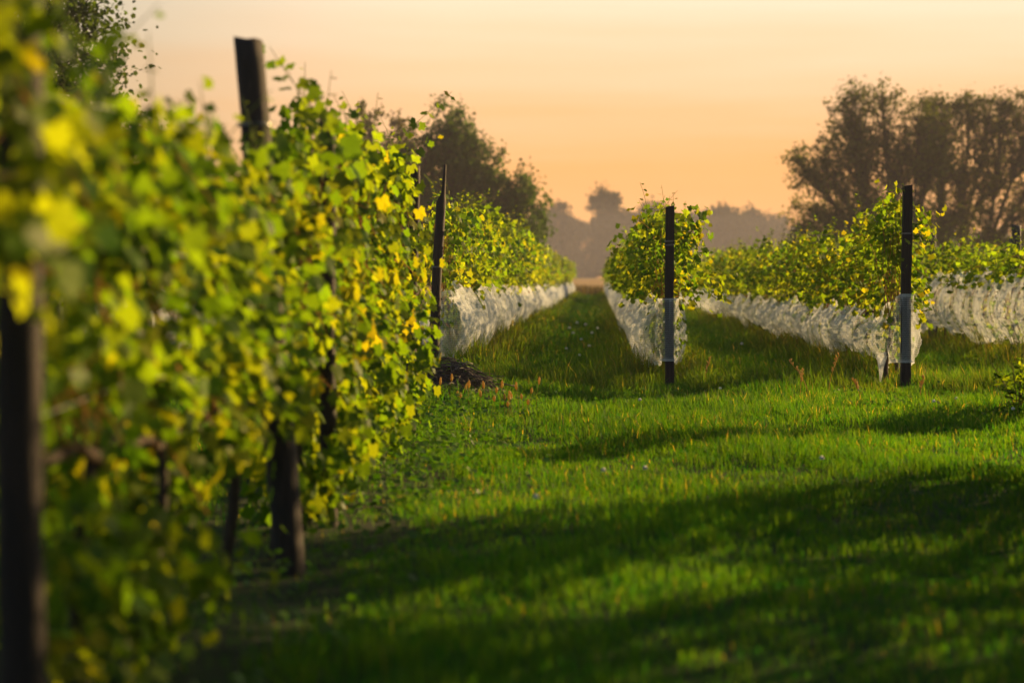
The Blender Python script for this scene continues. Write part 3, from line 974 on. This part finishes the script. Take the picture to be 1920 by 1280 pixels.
# a loose tail of net under the right end post
b = MB()
u = np.linspace(0, 1, 14); v = np.linspace(0, 1, 10)
U, V = np.meshgrid(u, v, indexing='ij')
X = -.03 - .10 * np.sin(np.pi * U) * V - .07 * (1 - V); Z = .06 + .30 * V - .03 * np.sin(U * 5); Y = .06 * np.sin(U * 9 + V * 3) + .12 * (U - .5)
ii = (np.arange(13)[:, None] * 10 + np.arange(9)[None]).ravel()
b.add(np.stack([X, Y, Z], -1).reshape(-1, 3), None, np.stack([ii, ii + 10, ii + 11, ii + 1], 1), None, np.stack([U * .3, V * .3, .45 + 0 * U], -1).reshape(-1, 3))
p = at(1668, 722, ROW_Y)
tag(b.build('net_tail', M['net'], None, (p.x, ROW_Y + .1, float(gz(p.x, ROW_Y)))), 'loose end of white net hanging by the foot of the tall right end post', 'net scrap')

# ------------------------------------------------------------------ trees
def tree(name, x, y, lobes, n_clump, per, leaf, clump_r, tone, label, cat='tree', group=None, trunk_r=.25, stems=None, mat='tree', shell=.55, limb=True):
    """trunk with limbs that run out to the lobes of the crown, and leaf clumps spread through each lobe"""
    g = float(gz(x, y))
    o = empty(name, (x, y, g))
    tag(o, label, cat, group)
    t, c = MB(), MB()
    stems = stems or [(0, 0)]
    forks = []
    zmin = min(l[2] - l[5] for l in lobes)
    for sx, sy in stems:
        hk = max(1.0, zmin * .9 + .6)
        q = np.linspace(0, 1, 8)
        P = np.stack([sx * .25 + sx * q, sy * .25 + sy * q, -.3 + (hk + .3) * q], 1)
        P[:, :2] += rng.normal(0, .03 * trunk_r, (8, 2)).cumsum(0)
        t.tube(P, trunk_r * (1.25 - .5 * q), 9, rough=.05)
        forks.append(P[-1])
    forks = np.array(forks)
    vol = np.array([l[3] * l[4] * l[5] for l in lobes]) ** .67
    for l, w in zip(lobes, vol / vol.sum()):
        C = np.array(l[:3]); Rr = np.array(l[3:6])
        f = forks[np.argmin(np.linalg.norm(forks[:, :2] - C[:2] * .5, axis=1))]
        q = np.linspace(0, 1, 9)[:, None]
        mid = (f + C) / 2 + np.array([0, 0, .15 * np.linalg.norm(C - f)]) * rng.uniform(-.3, .6)
        P = (1 - q) ** 2 * f + 2 * q * (1 - q) * mid + q * q * C
        if limb: t.tube(P, trunk_r * .55 * (1 - .75 * q[:, 0]), 7, rough=.06)
        k = max(3, int(n_clump * w))
        d = unit(rng.normal(size=(k, 3)))
        rad = np.where(rng.random(k) < shell, rng.uniform(.72, 1.02, k), rng.uniform(.15, .75, k))[:, None]
        cc = C + d * rad * Rr * (1 + .12 * np.sin(d[:, :1] * 5 + d[:, 2:] * 4 + C[0]))
        for e in cc:
            if limb and rng.random() < .55:
                s0 = P[rng.integers(4, 9)]
                qq = np.linspace(0, 1, 5)[:, None]
                B = s0 * (1 - qq) + e * qq + np.array([0, 0, .2]) * qq * (1 - qq) * np.linalg.norm(e - s0)
                t.tube(B, trunk_r * .13 * (1 - .8 * qq[:, 0]) + .006, 5, cap=False)
        ci = rng.integers(0, k, k * per)
        n = k * per
        cr = clump_r * rng.uniform(.5, 1.4, k)
        pos = cc[ci] + rng.normal(0, 1, (n, 3)) * cr[ci][:, None] * np.array([.55, .55, .5])
        pos[:, 2] = np.maximum(pos[:, 2], .15)
        shade = rng.uniform(.7, 1.35, k)[ci][:, None]
        tones = np.array(tone) * shade * rng.uniform(.7, 1.35, (n, 1)) * rng.uniform(.93, 1.07, (n, 3))
        a = rng.normal(size=(n, 3)); a[:, 2] += .5
        put_leaves(c, pos, a, rng.normal(size=(n, 3)) + np.array([0, 0, -.5]), leaf * rng.uniform(.6, 1.4, n), tones, 'far')
    t.build('trunk', M['bark'], o)
    c.build('crown', M[mat], o)
    return o


# large dark tree behind the near foliage at the far left
x = at(5, 0, 46).x
tree('tree', x, 46, [(0, 0, 4.6, 2.5, 2.4, 2.6), (-.6, .3, 7.2, 1.9, 2, 2.2), (1.6, -.4, 3.2, 1.25, 1.6, 1.5), (-2.2, 0, 5, 2, 2, 2.4), (.9, 0, 5.9, 1.3, 1.6, 1.4)],
     760, 46, .12, .40, (.035, .065, .012), 'tall dark green tree behind the near foliage at the left edge', trunk_r=.22, shell=.7)

# tree in the middle left
d = 120
x = at(850, 0, d).x
sc = d / F
tree('tree', x, d, [(-.1, 0, 8.2, 1.15, 1.6, 1.9), (1.2, 0, 6.4, 1.4, 1.8, 1.7), (2.5, .3, 4.6, 2.0, 2, 2.0), (3.0, .2, 3.6, 1.7, 2, 1.5), (.3, 0, 7.0, 1.5, 1.8, 2.0), (-1.9, 0, 6.3, 1.7, 2, 2.2), (0, 0, 4.8, 2.4, 2.4, 2.6),
                    (-3.0, 0, 4.3, 1.9, 2, 2.4), (2.6, 0, 2.4, 1.7, 1.8, 1.5), (3.3, 0, 5.3, .9, 1.2, .8), (-.9, 0, 2.6, 2.6, 2, 1.8)],
     1500, 28, .19, .42, (.030, .062, .009), 'dense dark tree with a peaked top behind the near row', trunk_r=.3, shell=.6)
for px, top, lab, r in ((690, 200, 'small rounded treetop left of the dark peaked tree', .95), (748, 205, 'narrow treetop touching the dark peaked tree', .8)):
    d2 = 150
    h = EYE + (VY - top) / F * d2
    x = at(px, 0, d2).x
    tree('tree', x, d2, [(0, 0, h - 1.6, r, r, 1.6), (-.3, 0, h - 4, r * 1.6, 1.5, 2.2), (.4, 0, h - 6, r * 1.9, 1.6, 2.4)], 110, 40, .26, .42, (.05, .05, .02), lab,
         group='treetops above the near vines', trunk_r=.2)

# big spreading willows on the right
d = 125
x0 = at(1790, 0, d).x
big = []
for px, py, rx, rz in ((1600, 235, 1.9, 1.7), (1545, 320, 1.9, 1.6), (1510, 330, 1.1, 1.5), (1650, 190, 1.2, .9), (1590, 190, 1.0, .9), (1530, 400, 1.5, 1.2), (1680, 290, 2.3, 1.8), (1620, 380, 2.0, 1.6), (1500, 425, 1.0, .9), (1570, 440, 1.6, .9), (1650, 440, 1.6, .9), (1725, 330, 1.6, 1.6), (1600, 300, 2.2, 1.8), (1490, 300, .7, .9), (1700, 400, 1.6, 1.4), (1715, 235, 1.5, 1.3), (1745, 290, 1.5, 1.3), (1680, 455, 1.9, .8), (1560, 465, 1.9, .7), (1610, 450, 1.8, .9), (1500, 450, 1.2, .8), (1735, 440, 1.7, 1.0), (1640, 420, 1.8, 1.2), (1560, 410, 1.6, 1.1)):
    p = at(px, py, d)
    big.append((p.x - at(1690, 0, d).x, rng.normal(0, .4), p.z - float(gz(0, d)), rx, rx * .5, rz))
tree('tree', at(1690, 0, d).x, d, big, 2100, 15, .16, .38, (.047, .066, .010), 'left half of the broad open-crowned trees on the right', group='broad trees on the right', trunk_r=.24,
     stems=[(-.5, 0), (.4, .3), (-1.2, .2)], shell=.5)
big2 = []
for px, py, rx, rz in ((1760, 230, 2.1, 1.6), (1745, 195, 1.0, .7), (1850, 230, 2.3, 1.5), (1815, 200, 1.3, .8), (1880, 195, 1.5, .7), (1930, 240, 2.4, 1.7), (1800, 330, 2.2, 1.4), (1985, 290, 2.4, 2.0), (1760, 420, 1.7, 1.2), (1910, 400, 1.4, .8), (1850, 400, 1.3, .8), (1760, 300, 1.8, 1.4), (1870, 300, 1.8, 1.1), (1820, 455, 1.8, .8), (1900, 460, 1.8, .7), (1960, 420, 2, 1.4), (1790, 400, 1.6, 1.2), (1860, 450, 1.7, .9), (1930, 350, 1.8, 1.2), (1840, 350, 1.5, 1.0)):
    p = at(px, py, d + 4)
    big2.append((p.x - at(1775, 0, d + 4).x, rng.normal(0, .4), p.z - float(gz(0, d)), rx, rx * .5, rz))
tree('tree', at(1775, 0, d + 4).x, d + 4, big2, 1900, 14, .16, .38, (.047, .065, .010), 'broad tree at the right edge with long slanting limbs', group='broad trees on the right', trunk_r=.26,
     stems=[(-.3, 0), (1.6, 0), (.5, .5)], shell=.5)
for px, lab in ((1880, 'low bush under the slanting limbs of the right-hand tree'), (1560, 'low bush at the foot of the left broad tree')):
    p = at(px, 460, d - 3)
    tree('bush', p.x, d - 3, [(0, 0, 1.3, 1.9, 1.6, 1.1), (1.0, 0, .9, 1.2, 1.2, .9), (-1.2, 0, .9, 1.3, 1.2, .9)], 90, 40, .2, .4, (.05, .05, .02), lab, 'bush', trunk_r=.08)

# hazy tree line across the far side of the field
far_trees = [  # px, top y, half width px, label
    (1040, 376, 42, 'hazy round tree right behind the dark peaked tree'),
    (1135, 354, 26, 'hazy tree with a tall tuft, tallest over the end of the aisle'),
    (1215, 378, 34, 'hazy flat-topped tree left of the middle end post'),
    (1362, 388, 36, 'hazy round tree right of the middle end post'),
    (1420, 396, 46, 'broad hazy tree before the big trees on the right'),
]
for px, top, hw, lab in far_trees:
    d3 = 660 + rng.normal(0, 8)
    k = d3 / F
    h = EYE + (VY - top) * k
    w = hw * k
    x = at(px, 0, d3).x
    g = float(gz(x, d3))
    hh = h - g
    lobes = [(0, 0, hh - w * .62, w * .8, w * .7, w * .6), (-.55 * w, 0, hh - w * 1.15, w * .6, w * .6, w * .62), (.6 * w, 0, hh - w * 1.2, w * .58, w * .6, w * .6),
             (0, 0, hh * .5, w * .95, w * .8, hh * .32), (0, 0, hh * .25, w * 1.0, w * .8, hh * .25)]
    tree('tree', x, d3, lobes, 130, 44, 1.0, 1.4, (.035, .04, .02), lab, group='hazy trees beyond the field', trunk_r=.4, mat='far', shell=.6)
# the wood they stand in reads as one mass
WD = MB()
for i in range(1400):
    px = rng.uniform(500, 2150)
    d4 = rng.uniform(680, 720)
    k = d4 / F
    top = np.interp(px, [500, 900, 1000, 1060, 1100, 1130, 1190, 1250, 1300, 1340, 1400, 1440, 1470, 1500, 1600, 2150], [425, 420, 415, 425, 418, 405, 402, 400, 406, 392, 394, 400, 420, 430, 440, 440])
    top += 3 * math.sin(px * .11) + 2 * math.sin(px * .31)
    zmax = EYE + (VY - top) * k
    x = at(px, 0, d4).x
    g = float(gz(x, d4))
    zc = g + (zmax - g) * rng.uniform(.0, .97) ** 1.1
    n = 46
    pos = np.array([x, d4, zc]) + rng.normal(0, 1.3, (n, 3)) * np.array([1, 1, .8])
    put_leaves(WD, pos, rng.normal(size=(n, 3)), rng.normal(size=(n, 3)), 1.5 * rng.uniform(.6, 1.4, n), np.array((.032, .038, .018)) * rng.uniform(.7, 1.4, (n, 1)), 'far')
tag(WD.build('distant_wood', M['far']), kind='stuff')
for px, top, hw, lab, d5 in ((1380, 466, 42, 'rounded dark bush in the field right of the middle end post', 240), (1180, 468, 26, 'small dark bush in the field left of the middle end post', 250)):
    k = d5 / F
    x = at(px, 0, d5).x
    h = EYE + (VY - top) * k - float(gz(x, d5))
    tree('bush', x, d5, [(0, 0, h * .55, hw * k * .8, 1.4, h * .45), (hw * k * .5, 0, h * .4, hw * k * .5, 1.2, h * .36), (-hw * k * .5, 0, h * .4, hw * k * .5, 1.2, h * .36)],
         80, 36, .32, .4, (.035, .035, .018), lab, 'bush', group='bushes in the field', trunk_r=.08, mat='far')

# ------------------------------------------------------------------ white shed at the right edge
def box(b, x0, x1, y0, y1, z0, z1):
    v = [(x, y, z) for z in (z0, z1) for y in (y0, y1) for x in (x0, x1)]
    b.add(v, None, [(0, 2, 3, 1), (4, 5, 7, 6), (0, 1, 5, 4), (2, 6, 7, 3), (0, 4, 6, 2), (1, 3, 7, 5)])


p = at(1908, 469, 105)
gx_ = float(gz(p.x, 105))
sh = empty('shed', (p.x, 105, gx_))
tag(sh, 'low white shed just showing above the vines at the right edge', 'shed')
b = MB(); box(b, 0, 7, 0, 4, -.2, p.z - gx_ - .12); b.build('wall', M['shed'], sh, smooth=False)
b = MB(); box(b, -.15, 7.15, -.15, 4.15, p.z - gx_ - .12, p.z - gx_); b.build('roof', M['shed'], sh, smooth=False)
b = MB(); box(b, 1.2, 2.2, -.04, -.003, 0, 1.95); b.build('door', M['shed_dark'], sh, smooth=False)

# ------------------------------------------------------------------ haze
hz, n_, l_, o_ = mat_new('evening_haze')
pv = n_('ShaderNodeVolumePrincipled')
pv.inputs['Color'].default_value = (.72, .70, .82, 1)
pv.inputs['Density'].default_value = .0004
pv.inputs['Anisotropy'].default_value = .25
l_(pv.outputs[0], o_.inputs['Volume'])
b = MB(); box(b, -520, 520, -60, 920, -1.5, 17)
tag(b.build('haze', hz, smooth=False), kind='stuff')
